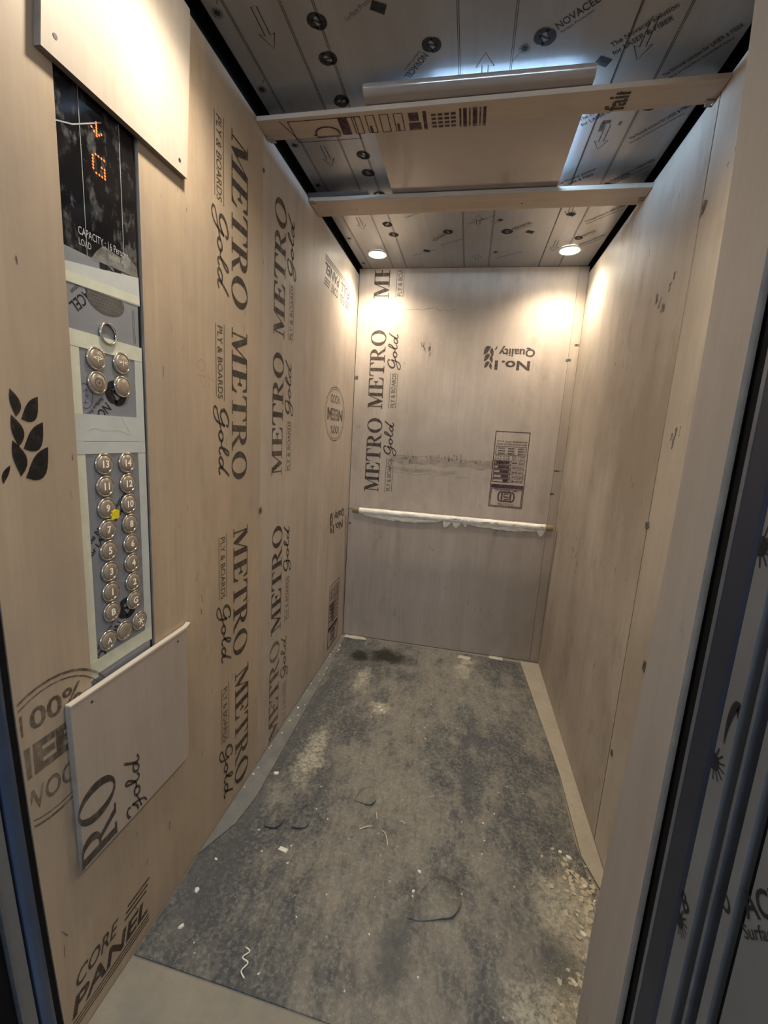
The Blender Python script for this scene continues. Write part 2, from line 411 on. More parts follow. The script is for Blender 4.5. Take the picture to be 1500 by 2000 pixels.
def metro_unit(fr, mat, parent, parts='mpg', clip=None, gold=(.222,-.094,.425,-.012)):
    k = Ink()
    if 'm' in parts: k.fit(METRO, 0, 0, .437, .091)
    if 'p' in parts:
        k.rect(.004,-.0385,.207,-.036); k.rect(.008,-.079,.200,-.0765)
        k.fit(text('PLY & BOARDS', .004), .012, -.070, .203, -.046)
    if 'g' in parts: k.fit(GOLD, *gold)
    return k.lay('stamp_lettering', fr, mat, parent, cut=clip or ())
def panel_stamp(full=True):
    k = Ink()
    s = .12
    if full: k.fit(text('FULL', .014), .085, .092, .165, .130, .25); k.fit(text('FULL', .03), .0, .032, .155, .078, .25)
    k.fit(text('CORE', .014), .195, .092, .300, .130, .25); k.fit(text('PANEL', .03), .185, .032, .395, .078, .25)
    for i in range(3):
        y = .094+i*.013; k.rect(.325+i*.006, y, .395+i*.006, y+.006)
        if full: k.rect(.0+i*.006, y, .065+i*.006, y+.006)
        k.rect(-.01 if full else .10, .002+i*.009, .40, .006+i*.009)
    return k
def leaf(k, p, q, w):
    p, q = Vector(p), Vector(q); t = q-p; n = Vector((-t.y, t.x)).normalized()*w
    L = [p + t*s + n*math.sin(math.pi*s**.8) for s in [i/8 for i in range(9)]]
    R = [p + t*s - n*.35*math.sin(math.pi*s**1.2) for s in [i/8 for i in range(8,-1,-1)]]
    k.poly([tuple(v) for v in L+R[1:-1]])
def wheat():
    k = Ink()
    for i in range(3):
        y = i*.34; s = 1-.12*i
        leaf(k, (.05,y), (.44*s,y+.36*s), -.20*s); leaf(k, (-.02,y+.02), (-.10*s,y+.44*s), -.15*s)
    leaf(k, (-.28,-.05), (-.16,.16), .06)
    return k
def quality_stamp():
    k = Ink()
    k.fit(text('No.1', .03), .02, .075, .205, .125); k.fit(text('Quality', .03), .0, 0, .19, .055)
    k.fit(wheat(), .20, .0, .27, .125); return k
def isi_stamp(w=.187, h=.432):
    k = Ink(); t = .0045
    k.frame(0,0,w,h,t)
    k.frame(.007,h-.107,w-.007,h-.007,.004)
    # mark
    for a in (.0,): k.line(arc(w/2-.032,h-.062,.012,.026,90,270)+arc(w/2+.032,h-.062,.012,.026,-90,90), .0085, True)
    for dx in (-.024, .024): k.rect(w/2+dx-.0048,h-.082,w/2+dx+.0048,h-.042)
    k.line([(w/2+.012,h-.046),(w/2-.012,h-.046),(w/2-.012,h-.061),(w/2+.012,h-.061),(w/2+.012,h-.078),(w/2-.012,h-.078)], .0085)
    k.fit(text('IS:303-1989', .01), .05,h-.026,w-.05,h-.014); k.fit(text('CM/L-8400147381', .01), .03,h-.103,w-.03,h-.092)
    k.rect(.006,h-.132,w-.006,h-.110)
    y = h-.142
    for i, (hh, lab) in enumerate([(.022,'GRADE MR'),(.022,'BATCH NO'),(.022,'TYPE BWR'),(.022,'THICKNESS'),(.020,'SIZE MM')]):
        k.fit(text(lab, .03), .012,y-hh+.004,.080,y-.003); k.frame(.084,y-hh,w-.009,y-.001,.0042); k.rect(.008,y-hh-.0035,w-.008,y-hh-.0010)
        k.rect(.094,y-hh*.80,.094+(w-.115)*(.4+.15*i),y-hh*.25)
        y -= hh+.004
    for r in range(2):
        k.fit(text('2440 x 1220', .03), .012,y-.012,.085,y-.002); k.fit(text('8 x 4  7 x 4', .03), .098,y-.012,w-.012,y-.002); y -= .014
    k.frame(.010,y-.050,w-.010,y,.0034)
    for r in range(3):
        for c in range(3): k.fit(text(['12MM','18MM','25MM'][c], .04), .018+c*.054,y-.014-r*.014,.056+c*.054,y-.005-r*.014)
    y -= .054
    for r in range(2):
        if y-.012 > .012: k.fit(text('MANUFACTURED IN INDIA' if r == 0 else 'BOARDS PVT LTD', .03), .012,y-.011,w-.012,y-.002)
        y -= .015
    return k
def neem_stamp(r=.14, rx=None):
    rx = rx or r; k = Ink(); k.ell(0,0,rx,r,.005); k.ell(0,0,rx-.014,r-.012,.003)
    k.fit(text('100%', .02), -.45*rx,.42*r,.45*rx,.72*r); k.fit(text('NEEM', .05), -.78*rx,-.20*r,.78*rx,.24*r); k.fit(text('WOOD', .02), -.5*rx,-.70*r,.5*rx,-.38*r)
    return k
# ------------------------------------------------------------------ THE SETTING
# --- floor
floor = struct(box('floor', (-.03,.44,-.02), (XW+.03,YB+.03,0), 'floor', bev=0))
def edge_y(z):   # the front edge of the left lining leans a little
    return .505 + .045*max(0, (1.0-z))**1.4
mat_l = [(.003,.721),(.25,.716),(.50,.709),(.80,.703),(1.16,.697),(1.16,1.2),(1.150,1.32),(1.158,1.65),(1.120,2.25),(1.106,2.476),(.95,2.485),(.60,2.497),(.18,2.500),(.09,2.47),(.003,2.46)]
floor_mat = tag(slab('floor_mat', [mat_l], (V3(0,0,.004),X,Y,Z), .004, 'mat'), 'dark grey dusty floor mat covering most of the lift floor', 'floor mat')
pl = tag(slab('floor_plank', [[(1.108,2.49),(XW-.001,2.49),(XW-.001,1.10),(1.185,1.17),(1.158,1.26),(1.160,1.60)]], (V3(0,0,.0085),X,Y,Z), .004, 'strip'), 'beige plank strip lying on the floor along the right wall', 'plank')
pl2 = tag(slab('floor_plank', [[(.002,2.45),(.030,2.45),(.046,2.07),(.058,1.67),(.070,1.212),(.055,1.10),(.002,.98)]], (V3(0,0,.009),X,Y,Z), .0045, 'strip_grey'), 'grey dust covered strip lying on the mat along the left wall', 'plank')
# --- walls: steel shell behind, plywood lining in front
wl = struct(box('wall_left', (-.05,.565,0), (-.02,YB+.05,2.32), 'steel_dark', bev=0))
wr = struct(box('wall_right', (XW+.02,.44,0), (XW+.05,YB+.05,2.32), 'steel_dark', bev=0))
wb = struct(box('wall_back', (-.05,YB+.02,0), (XW+.05,YB+.05,2.32), 'steel_dark', bev=0))
hole = rect(.655,.70,.832,1.93)
outer = [(edge_y(z), z) for z in (.004,.15,.3,.45,.6,.8,1.0,1.6,ZT)]
outer = outer[::-1] + [(1.3545,.004),(1.3545,ZT)]
sh_l1 = slab('plywood_sheet', [outer, hole[::-1]], FL, .010, 'ply', wl, 'ply_edge')
sh_l2 = slab('plywood_sheet', [rect(1.3565,.004,YB-.001,ZT)], (V3(-.0015,0,0),Y,Z,X), .010, 'ply_left_rear', wl, 'ply_edge')
sh_b1 = slab('plywood_sheet', [rect(.001,.835,1.166,ZC-.0008)], FB, .010, 'ply_back', wb, 'ply_edge')
sh_b2 = slab('plywood_sheet', [rect(.001,.004,1.166,.833)], (V3(0,YB+.001,0),X,Z,-Y), .010, 'ply_back_shaded', wb, 'ply_edge')  # split off below the rail so its colour can carry painted shade
slab('filler_strip', [rect(1.167,.004,XW-.001,1.150)], (V3(0,YB-.002,0),X,Z,-Y), .009, 'filler', wb, 'ply_edge')
slab('filler_strip', [rect(1.167,1.152,XW-.001,ZC-.0008)], (V3(0,YB-.001,0),X,Z,-Y), .009, 'filler', wb, 'ply_edge')
sh_r1 = slab('plywood_sheet', [rect(-YB+.001,.004,-1.334,ZT)], FR, .010, 'ply_right', wr, 'ply_edge')
sh_r2 = slab('plywood_sheet', [rect(-1.332,.004,-.63,ZT)], (V3(XW+.001,0,0),-Y,Z,-X), .010, 'ply_right_front', wr, 'ply_edge')
# --- right front return and the plywood on its reveal
wf = struct(box('wall_front', (.967,.525,0), (XW+.05,.612,2.32), 'steel_dark', bev=.002))
rev = [(.5195,.0),(.5195,2.30)] + [(.2704/s, z) for z, s in ((2.30,.400),(2.02,.409),(1.80,.424),(1.60,.438),(1.45,.443),(1.20,.445),(.95,.441),(.75,.434),(.50,.425),(.0,.430))]
sh_f = slab('plywood_sheet', [[(-a, b) for a, b in rev]], (V3(.958,0,0),-Y,Z,-X), .008, 'ply_front', wf, 'ply_edge')
hd = struct(box('wall_header', (-.05,.47,2.18), (.967,.60,2.32), 'steel_dark', bev=.002))
# --- ceiling
ceil = struct(empty('ceiling', (.6,1.5,ZC)))
CX0, CX1, CY1 = .020, XW-.012, YB-.0022
ROFF = [.068,.580,.96]
def ceil_piece(x0, x1, y0, y1, dz=0):
    o = box('ceiling_panel', (x0,y0,ZC+dz), (x1,y1,ZC+.004+dz), 'ceil', ceil, bev=0); return o
LX0, LX1, LY0, LY1 = .50, .885, 1.36, 1.70          # the assumed cool panel light under the ceiling
ceil_piece(CX0, .9592, .60, CY1); ceil_piece(.9608, CX1, .60, CY1, .0006)
struct(box('ceiling_top', (-.05,.44,2.32), (XW+.05,YB+.05,2.35), 'steel_dark', bev=0))
# --- landing floor outside the car
struct(box('landing_floor', (-1.2,-2.2,-.05), (2.6,.40,-.012), 'landing', bev=0))
struct(box('wall_landing', (-1.2,-2.40,-.012), (2.6,-2.34,2.9), 'landing', bev=0))  # unseen wall, added to carry the assumed tube light
tl = tag(empty('assumed_tube_light', (.62,-2.33,2.02)), 'assumed cool white tube light, unseen on the landing wall facing the lift', 'light')  # assumed lamp, unseen, added for cool light on the jambs and cover lip
box('housing', (-.02,-2.3395,2.00), (1.26,-2.315,2.06), 'trim', tl, .004)
box('tube', (.0,-2.314,2.015), (1.24,-2.284,2.045), 'tube', tl, .012)

# ------------------------------------------------------------------ printing on the lining
ZD = V3(0,0,-1)
def col1(y, z): return (V3(0,y,z), ZD, Y, X)          # left wall, reading downwards
def col2(y, z): return (V3(-.0015,y,z), Z, -Y, X)     # left wall, reading upwards
def colb(x, z): return (V3(x,YB,z), Z, -X, -Y)        # back wall, reading upwards
metro_unit(col1(1.172,2.055), 'ink', sh_l1); metro_unit(col1(1.172,1.558), 'ink', sh_l1)
metro_unit(col1(1.180,.969), 'ink', sh_l1); metro_unit(col1(1.190,.475), 'ink', sh_l1)
metro_unit(col2(1.533,1.604), 'ink', sh_l2); metro_unit(col2(1.533,1.113), 'ink', sh_l2)
metro_unit(col2(1.548,.480), 'ink', sh_l2); metro_unit(col2(1.540,.006), 'ink_faint', sh_l2)
metro_unit(colb(.178,2.043), 'ink', sh_b1, 'mp', clip=((.148,0,1,0),))
metro_unit(colb(.176,1.438), 'ink', sh_b1); metro_unit(colb(.182,.948), 'ink', sh_b1)
panel_stamp(True).lay('stamp_lettering', (V3(-.0015,2.345,2.056), -Y, ZD, X), 'ink', sh_l2)
neem_stamp(.138, .165).lay('stamp_mark', (V3(-.0015,2.175,1.378), -Y, ZD, X), 'ink_faint', sh_l2)
quality_stamp().lay('stamp_lettering', (V3(-.0015,2.42,.86), -Y, ZD, X), 'ink', sh_l2)
isi_stamp(.19,.385).lay('stamp_mark', (V3(-.0015,2.385,.432), -Y, ZD, X), 'ink_purple', sh_l2)
# front left sheet
clipf = lambda a, b: True
k = Ink(); k.fit(wheat(), .524, 1.172, .601, 1.316); k.lay('stamp_mark', FL, 'ink_black', sh_l1)
k = Ink(); k.put(neem_stamp(.135), .572, .688); k.lay('stamp_mark', FL, 'ink_faint', sh_l1, cut=((.518,0.7,-1,-.04),))
k = Ink(); k.put(panel_stamp(True), .376, .030); k.lay('stamp_lettering', FL, 'ink', sh_l1, cut=((.556,.09,-1,-.06),))
k = Ink(); k.line(smooth_pts([(1.03,1.445),(1.01,1.43),(1.03,1.415),(1.045,1.43),(1.035,1.445)]), .0016); k.line(smooth_pts([(1.02,1.41),(1.035,1.375),(1.05,1.40),(1.01,1.405)]), .0016); k.line([(1.045,1.41),(1.085,1.395)], .0014); k.line([(1.06,1.415),(1.062,1.38)], .0018)
k.lay('pencil_scribble', FL, 'pencil', sh_l1)
# back wall
quality_stamp().lay('stamp_lettering', (V3(.995,YB,1.803), -X, ZD, -Y), 'ink', sh_b1)
isi_stamp(.188,.430).lay('stamp_mark', (V3(1.020,YB,1.350), -X, ZD, -Y), 'ink_purple', sh_b1)
random.seed(3)
k = Ink()
def scuff(k, x, y, n, sx, sy, w=.003):
    for i in range(n):
        a, b = x+random.gauss(0, sx), y+random.gauss(0, sy); l = random.uniform(.008,.028)
        t = random.gauss(0,.25); k.line([(a,b),(a+l*math.sin(t)*.5,b+l*.5),(a+l*math.sin(t),b+l)], lambda q, w=w: w*(.3+random.random()))
scuff(k, .43,1.775,7,.006,.018,.010); scuff(k, .395,1.79,5,.006,.015,.006); scuff(k, .60,1.165,26,.10,.012,.005); scuff(k, .36,1.14,12,.03,.02,.006)
for x0, x1, z in ((.22,.95,1.175),(.25,.70,1.075),(.28,.56,1.985)):
    k.line([(x0+(x1-x0)*i/12, z+random.gauss(0,.004)) for i in range(13)], .0022)
sm = Ink(); sm.line([(.24+.6*i/20, 1.150+.006*math.sin(i*1.7)) for i in range(21)], lambda t: .05*(.6+.4*math.sin(t*9)**2)); sm.line([(.24+.4*i/14, 1.095+.004*math.sin(i)) for i in range(15)], .022)
sm.lay('dirt_band', FB, 'smudge', sh_b1, .0004)
k.lay('scuff_marks', FB, 'scuff', sh_b1)['kind'] = 'stuff'
k = Ink()
scuff(k, -2.05,.80,8,.03,.03,.006); scuff(k, -1.98,.72,6,.02,.03,.006); scuff(k, -1.52,1.72,5,.03,.02,.014); scuff(k, -1.45,1.73,4,.01,.02,.014)
scuff(k, -1.85,1.7,8,.15,.2); scuff(k, -1.5,1.0,14,.10,.30); scuff(k, -1.7,.5,14,.2,.25)
for i in range(60): scuff(k, -random.uniform(1.36,2.48), random.uniform(.05,2.1), 1, .01, .01, random.uniform(.0015,.005))
k.lay('scuff_marks', FR, 'scuff', sh_r1)['kind'] = 'stuff'
k = Ink(); scuff(k, -1.27,1.305,9,.014,.012,.006); scuff(k, -1.20,1.93,5,.02,.03,.004); k.lay('scuff_marks', (V3(XW+.001,0,0),-Y,Z,-X), 'scuff', sh_r2)['kind'] = 'stuff'
k = Ink()
for i in range(70):
    a, b = random.uniform(.54,1.34), random.uniform(.05,2.1)
    if not (.60 < a < .99 and (b > 1.80 or .36 < b < .78)) and not (.65 < a < .84 and .7 < b < 1.95): scuff(k, a, b, 1, .004, .004, random.uniform(.0012,.0035))
k.lay('scuff_marks', FL, 'scuff', sh_l1)['kind'] = 'stuff'
k = Ink()
for i in range(50): scuff(k, random.uniform(1.37,2.48), random.uniform(.05,2.1), 1, .004, .004, random.uniform(.0012,.004))
k.lay('scuff_marks', (V3(-.0015,0,0),Y,Z,X), 'scuff', sh_l2)['kind'] = 'stuff'
k = Ink()
for i in range(40): scuff(k, random.uniform(.05,1.14), random.uniform(.05,.78), 1, .004, .004, random.uniform(.0012,.005))
k.lay('scuff_marks', (V3(0,YB+.001,0),X,Z,-Y), 'scuff', sh_b2)['kind'] = 'stuff'

# nail plates and nails holding the lining
def plate(fr, u, v, w, h, parent, rot=0):
    f = frame(fr, u, v, rot); k = rect(-w/2,-h/2,w/2,h/2)
    o = slab('nail_plate', [k], (f[0]+f[3]*.0022, f[1], f[2], f[3]), .002, 'nail', parent)
    hd2 = Ink(); hd2.ell(0,0,.0035,.0035,n=12); hd2.lay('nail_head', f, 'nail_dark', o, .0026)
plate(FR, -1.333,1.073,.020,.017,wr,.3); plate(FR, -1.20,.705,.016,.030,wr,-.2); plate(FR, -1.318,1.894,.014,.030,wr,-.5)
plate(FB, 1.168,1.739,.026,.010,wb); plate(FB, 1.172,1.020,.024,.012,wb); plate(FB, 1.200,1.815,.022,.010,wb); plate(FB, 1.180,1.147,.030,.006,wb)
plate(FL, 1.356,1.001,.018,.020,wl,.2); plate(FB, .012,1.612,.018,.016,wb); plate(FB, .012,.742,.014,.012,wb); plate(FL, 1.356,2.055,.010,.012,wl,.6); plate(FR, -1.311,.35,.010,.018,wr,.4)

# ------------------------------------------------------------------ boards nailed over the control panel
bm_up = [(.625,1.818),(.965,1.822),(.985,2.115),(.985,2.16),(.655,2.16)]
ub = slab('plywood_board', [bm_up], (V3(.0135,0,0),Y,Z,X), .0125, 'ply_board', None, 'ply_edge')
tag(ub, 'pale plywood board nailed to the left wall above the floor display', 'board')
for y, z in ((.650,1.848),(.940,1.845)):
    k = Ink(); k.ell(0,0,.004,.004,n=14); k.lay('nail_head', frame((V3(.0135,0,0),Y,Z,X), y, z), 'nail_dark', ub)
lb = slab('plywood_board', [[(.595,.754),(.930,.761),(.928,.384),(.601,.390)]], (V3(.0135,0,0),Y,Z,X), .0125, 'ply_low', None, 'ply_edge')
tag(lb, 'plywood board stamped RO nailed to the left wall below the button panel', 'board')
slab('splintered_edge', [[(.595,.7555),(.930,.7625),(.945,.768),(.925,.757),(.595,.7525)]], (V3(.0148,0,0),Y,Z,X), .0125, 'splinter', lb)
# RO Gold reads upwards and runs off the board's lower edge
LBF = (V3(.0135,.692,.315), Z, -Y, X)
k = Ink(); k.fit(METRO, -.193, .008, .244, .099); k.fit(GOLD, .060, -.080, .228, -.016)
k.lay('stamp_lettering', LBF, 'ink', lb, cut=((.0785,0,-1,0),))
for y, z in ((.64,.735),(.895,.738)):
    k = Ink(); k.ell(0,0,.003,.003,n=12); k.lay('nail_head', frame((V3(.0135,0,0),Y,Z,X), y, z), 'nail_dark', lb)

# ------------------------------------------------------------------ the car operating panel
XP = -.005
FP = (V3(XP,0,0), Y, Z, X)
cop = tag(empty('control_panel', (XP,.74,.72)), 'lift control panel with taped button plate and black floor display', 'control panel')
slab('faceplate', [rect(.645,.705,.822,1.562)], FP, .012, 'cop', cop)
gl = slab('display_glass', [rect(.645,1.562,.824,1.925)], FP, .012, 'glass', cop)
slab('side_channel', [rect(.8235,.705,.8318,1.925)], (V3(XP-.004,0,0),Y,Z,X), .010, 'steel_dark', cop)
def dots(pat, y0, z0, p, r, q=.80):
    k = Ink()
    for j, row in enumerate(pat):
        for i, c in enumerate(row):
            if c == '#': k.ell(y0+i*p, z0-j*p*q, r, r, n=10)
    return k
dots(['..#..','..#..','..#..','#.#.#','.###.','..#..'], .728,1.790,.0052,.0019).lay('display_arrow', FP, 'led', gl, .0008)
dots(['.####','#....','#....','#..##','#...#','#...#','.####'], .7275,1.738,.0062,.0020).lay('display_digit', FP, 'led', gl, .0008)
k = Ink(); k.fit(text('CAPACITY : 16 Persons'), .689,1.591,.800,1.604); k.fit(text('LOAD'), .689,1.574,.714,1.585); k.fit(text('1088 Kg'), .757,1.574,.796,1.585)
k.lay('capacity_lettering', FP, 'white_ink', gl, .0008)
k = Ink(); k.line([(.703,1.85),(.7045,1.70),(.705,1.561)], .0012); k.line([(.790,1.82),(.790,1.567)], .0014)
k.line([(.656,1.742),(.69,1.757),(.75,1.797)], .0020)
k.lay('film_crease', FP, 'scratch', gl, .0005)
def tape(name, pts, mat='tape', h=.0009): return slab(name, [pts], (V3(XP+h,0,0),Y,Z,X), h*.9, mat, cop)
tape('masking_tape', [(.651,1.505),(.651,1.536),(.74,1.551),(.826,1.567),(.827,1.512),(.74,1.508)], 'tape_grey')
tape('masking_tape', [(.651,1.505),(.826,1.514),(.826,1.530),(.651,1.522)], 'tape', .0013)
tape('masking_tape', rect(.651,.765,.676,1.428), 'tape', .0011)
tape('masking_tape', rect(.806,.775,.8275,1.426), 'tape_grey', .0011)
tape('masking_tape', rect(.6515,1.402,.827,1.430), 'tape', .0015)
tape('masking_tape', rect(.6515,1.237,.827,1.286), 'tape_grey', .0015)
tape('masking_tape', rect(.6515,1.213,.827,1.236), 'tape_grey', .0017)
tape('masking_tape', [(.651,.772),(.827,.778),(.827,.806),(.651,.802)], 'tape', .0015)
k = Ink(); k.poly([(.712,1.560),(.825,1.566),(.822,1.585),(.795,1.60),(.78,1.588),(.74,1.592),(.724,1.576)]); k.lay('clear_tape', FP, 'smear', cop, .0009)
# creases in the grey tape
cr = Ink(); cr.line(smooth_pts([(.682,1.257),(.70,1.263),(.72,1.258),(.75,1.260),(.785,1.252)]), .0013); cr.line([(.765,1.284),(.790,1.250)], .001); cr.lay('tape_crease', FP, 'tape', cop, .0022)
# speaker grille
k = Ink(); k.ell(.742,1.4965,.043,.024); sg = k.lay('speaker_grille', FP, 'grille', cop, .0006)
k = Ink()
for i in range(-6,7):
    for j in range(-4,5):
        y, z = i*.0068+(.0034 if j % 2 else 0), j*.0056
        if (y/.039)**2+(z/.021)**2 < 1: k.ell(.742+y,1.4965+z,.0022,.0019,.0009,n=8)
pf = k.lay('perforations', FP, 'perf', sg, .0010); pf['kind'] = 'stuff'
# ring switch
RX = Matrix.Rotation(math.pi/2, 4, 'Y')
def disc_obj(name, bm, mat, parent, y, z, x=XP, sm=True):
    me = from_bm(name, bm); me.transform(RX); o = link(name, me, mat, None, sm); o.location = (x,y,z); attach(o, parent); return o
disc_obj('ring_switch', lathe([(.0165,0),(.0205,0),(.0205,.004),(.0190,.006),(.0172,.005),(.0165,.002)], caps=False), 'button_ring', cop, .7405,1.4385)
# push buttons
def rbm(): return lathe([(.0168,0),(.0212,0),(.0212,.0035),(.0200,.0052),(.0180,.0050),(.0168,.0030)], caps=False)
def cbm(): return lathe([(.0168,0),(.0168,.0042),(.0150,.0056),(.0080,.0064),(0,.0067)])
RING = CAP = None
def button(y, z, face):
    global RING, CAP
    if CAP is None:
        CAP = from_bm('cap', cbm()); CAP.transform(RX); RING = from_bm('bezel', rbm()); RING.transform(RX)
        CAP.materials.append(M['button']); RING.materials.append(M['button_ring'])
        for me in (CAP, RING):
            for p in me.polygons: p.use_smooth = True
    o = bpy.data.objects.new('push_button', CAP); COL.objects.link(o); o.location = (XP,y,z); attach(o, cop)
    b = bpy.data.objects.new('bezel', RING); COL.objects.link(b); b.parent = o
    if face:
        k = Ink()
        if face == 'dot': k.ell(0,0,.0022,.0022,n=12); k.ell(0,0,.009,.009,.0012,n=24)
        elif face == 'star':
            for a in range(6): k.line([(0,0),(.009*math.cos(a*1.047),.009*math.sin(a*1.047))], .0022)
        elif face == 'bell': k.fit(text('A', .02), -.005,-.006,.005,.006)
        elif face in '<>': k.fit(text('<|>' if face == '<' else '>|<', .02), -.010,-.005,.010,.005)
        else:
            t = text(face, .03); xs = [p[0] for p in t.v]; ys = [p[1] for p in t.v]; w2 = .0072*(max(xs)-min(xs))/(max(ys)-min(ys))
            k.fit(t, -w2,-.0072,w2,.0072)
        n = k.lay('numeral', (V3(.0064,0,0),Y,Z,X), 'num', None, .0006)
        n.parent = o
        if face == 'dot': n.data.materials[0] = M['grille']
    o['label'] = 'film wrapped push button' + (' marked '+face if face and face.isalnum() and face not in ('dot','star','bell') else '')
    return o
for y, z, f in ((.710,1.388,'<'),(.770,1.390,'>'),(.710,1.345,'dot'),(.769,1.345,None)): button(y,z,f)
for i, (a, b) in enumerate((('13','14'),('11','12'),('9','10'),('7','8'),('5','6'),('3','4'),('1','2'),('B','G'))):
    button(.7155, 1.193-i*.0434, a); button(.772+i*.0006, 1.193-i*.0430, b)
button(.702,.832,'bell'); button(.745,.834,None); button(.789,.838,'star')
tape('yellow_sticker', [(.724,1.081),(.741,1.083),(.742,1.098),(.734,1.101),(.725,1.096)], 'yellow', .0075)
# print on its film
def novacel(n=True, sub=True):
    k = Ink()
    k.poly(arc(0,0,.5,.5,20,215,22)+[(-.30,-.30),(-.22,.12),(.10,.30)]) if False else None
    k.line(arc(0,0,.36,.36,35,225,18), lambda t: .28*math.sin(math.pi*min(1,.12+t*.88))**.6+.02)
    k.line(arc(0,0,.36,.36,215,405,18), lambda t: .28*math.sin(math.pi*min(1,.12+t*.88))**.6+.02)
    k.line(smooth_pts([(-.24,-.28),(-.12,.20),(.10,-.18),(.24,.28)]), .10)
    if n: k.fit(text('NOVACEL', .012), .60,-.10,2.45,.28)
    if n and sub: k.fit(text('Surface Protection', .004), .62,-.34,2.1,-.20)
    return k
D45 = math.radians(45)
k = Ink(); lg = novacel(True)
for y, z in ((.755,1.330),(.757,1.556),(.757,.880)): k = Ink(); k.put(lg, y, z, .052, rot=math.radians(-136)); k.lay('film_print', FP, 'film_ink', cop, .0004)
k = Ink()
t = Ink(); t.fit(text('The Novacel solution', .02), 0,0,.135,.012); k.put(t, .672,1.034,1,rot=math.radians(43))
t = Ink(); t.fit(text('for LASER & Fiber', .02), 0,0,.125,.012); k.put(t, .676,1.012,1,rot=math.radians(44))
k.lay('film_print', FP, 'film_ink', cop, .0004); k = Ink(); k.line([(.806,1.500),(.808,1.435)], .0007); k.line([(.810,1.500),(.812,1.435)], .0007)
k.lay('film_print', FP, 'film_ink', cop, .0004)
k = Ink(); k.line(arc(.684,1.318,.016,.022,-110,110,16), .0014); k.line(smooth_pts([(.680,1.326),(.688,1.330),(.684,1.318),(.690,1.320),(.682,1.306),(.690,1.308)]), .0014); k.lay('pen_scribble', FP, 'pen', cop, .0005)

# ------------------------------------------------------------------ planks and cover under the ceiling
p1 = slab('ceiling_plank', [[(.001,1.307),(XW-.001,1.290),(XW-.001,1.368),(.001,1.392)]], (V3(0,0,2.167),X,Y,Z), .012, 'plank', None)
tag(p1, 'front plywood plank stamped with a bar mark spanning wall to wall under the ceiling', 'plank')
FP1 = (V3(.09,1.388,2.155), X, -Y, -Z)
k = Ink()
k.frame(.0,-.02,.20,.070,.003); k.line([(-.022,.072),(.004,-.002)], .003); k.line(arc(.105,.012,.036,.026,0,180,12)+[(.069,-.002),(.141,-.002)], .006, True)
k.rect(.060,.005,.068,.012); k.rect(.150,0,.178,.070)
for i in range(4):
    k.frame(.190+i*.040,.0,.217+i*.040,.070,.003); k.rect(.196+i*.040,.0,.204+i*.040,.03*(i % 2))
k.rect(.350,0,.385,.030); k.rect(.352,.036,.380,.068); k.rect(.392,0,.402,.070)
for r in range(4):
    for c in range(4): k.rect(.415+c*.018,.004+r*.015,.428+c*.018,.013+r*.015)
for x0, w in ((.492,.005),(.502,.010),(.518,.004),(.528,.012),(.546,.004),(.556,.008)): k.rect(x0,0,x0+w,.070)
k.lay('stamp_mark', FP1, 'ink_purple', p1, .0006)
k = Ink(); t = text('fair.', .03)
k.fit(t, 0,0,.085,.050); k.rect(-.075,.030,-.040,.042); k.rect(-.045,.018,-.032,.040); k.rect(-.055,-.012,-.040,-.004)
k.lay('stamp_lettering', (V3(1.005,1.368,2.155), -Y, -X, -Z), 'ink', p1, .0006, clip=lambda a, b: a < .072)
p2 = slab('ceiling_plank', [[(.001,1.730),(XW-.001,1.728),(XW-.001,1.838),(.001,1.846)]], (V3(0,0,2.167),X,Y,Z), .014, 'plank', None)
tag(p2, 'rear bare plywood plank spanning wall to wall just before the downlights', 'plank')
k = Ink(); k.ell(.172,1.80,.0035,.0035,n=12); k.ell(.56,1.815,.003,.002,n=10); k.lay('nail_head', (V3(0,0,2.153), X, -Y, -Z), 'nail_dark', p2, clip=None) if False else None
for x in (.172,.80): 
    k = Ink(); k.ell(0,0,.0035,.0035,n=12); k.lay('nail_head', (V3(x,1.80,2.153), X, -Y, -Z), 'nail_dark', p2)
# splintered plank ends
for px, py, par in ((.010,1.385,p1),(XW-.012,1.362,p1),(.012,1.735,p2),(XW-.012,1.80,p2)):
    slab('splinter', [[(px-.008,py-.012),(px+.010,py-.010),(px+.004,py+.006),(px+.012,py+.012),(px-.006,py+.010)]], (V3(0,0,2.1545),X,Y,Z), .004, 'ply_edge', par)
tag(box('metal_strip', (.002,1.712,2.1675), (.238,1.765,2.1745), 'jamb_film', None, .001), 'thin grey metal strip lying on the left end of the rear plank', 'strip')
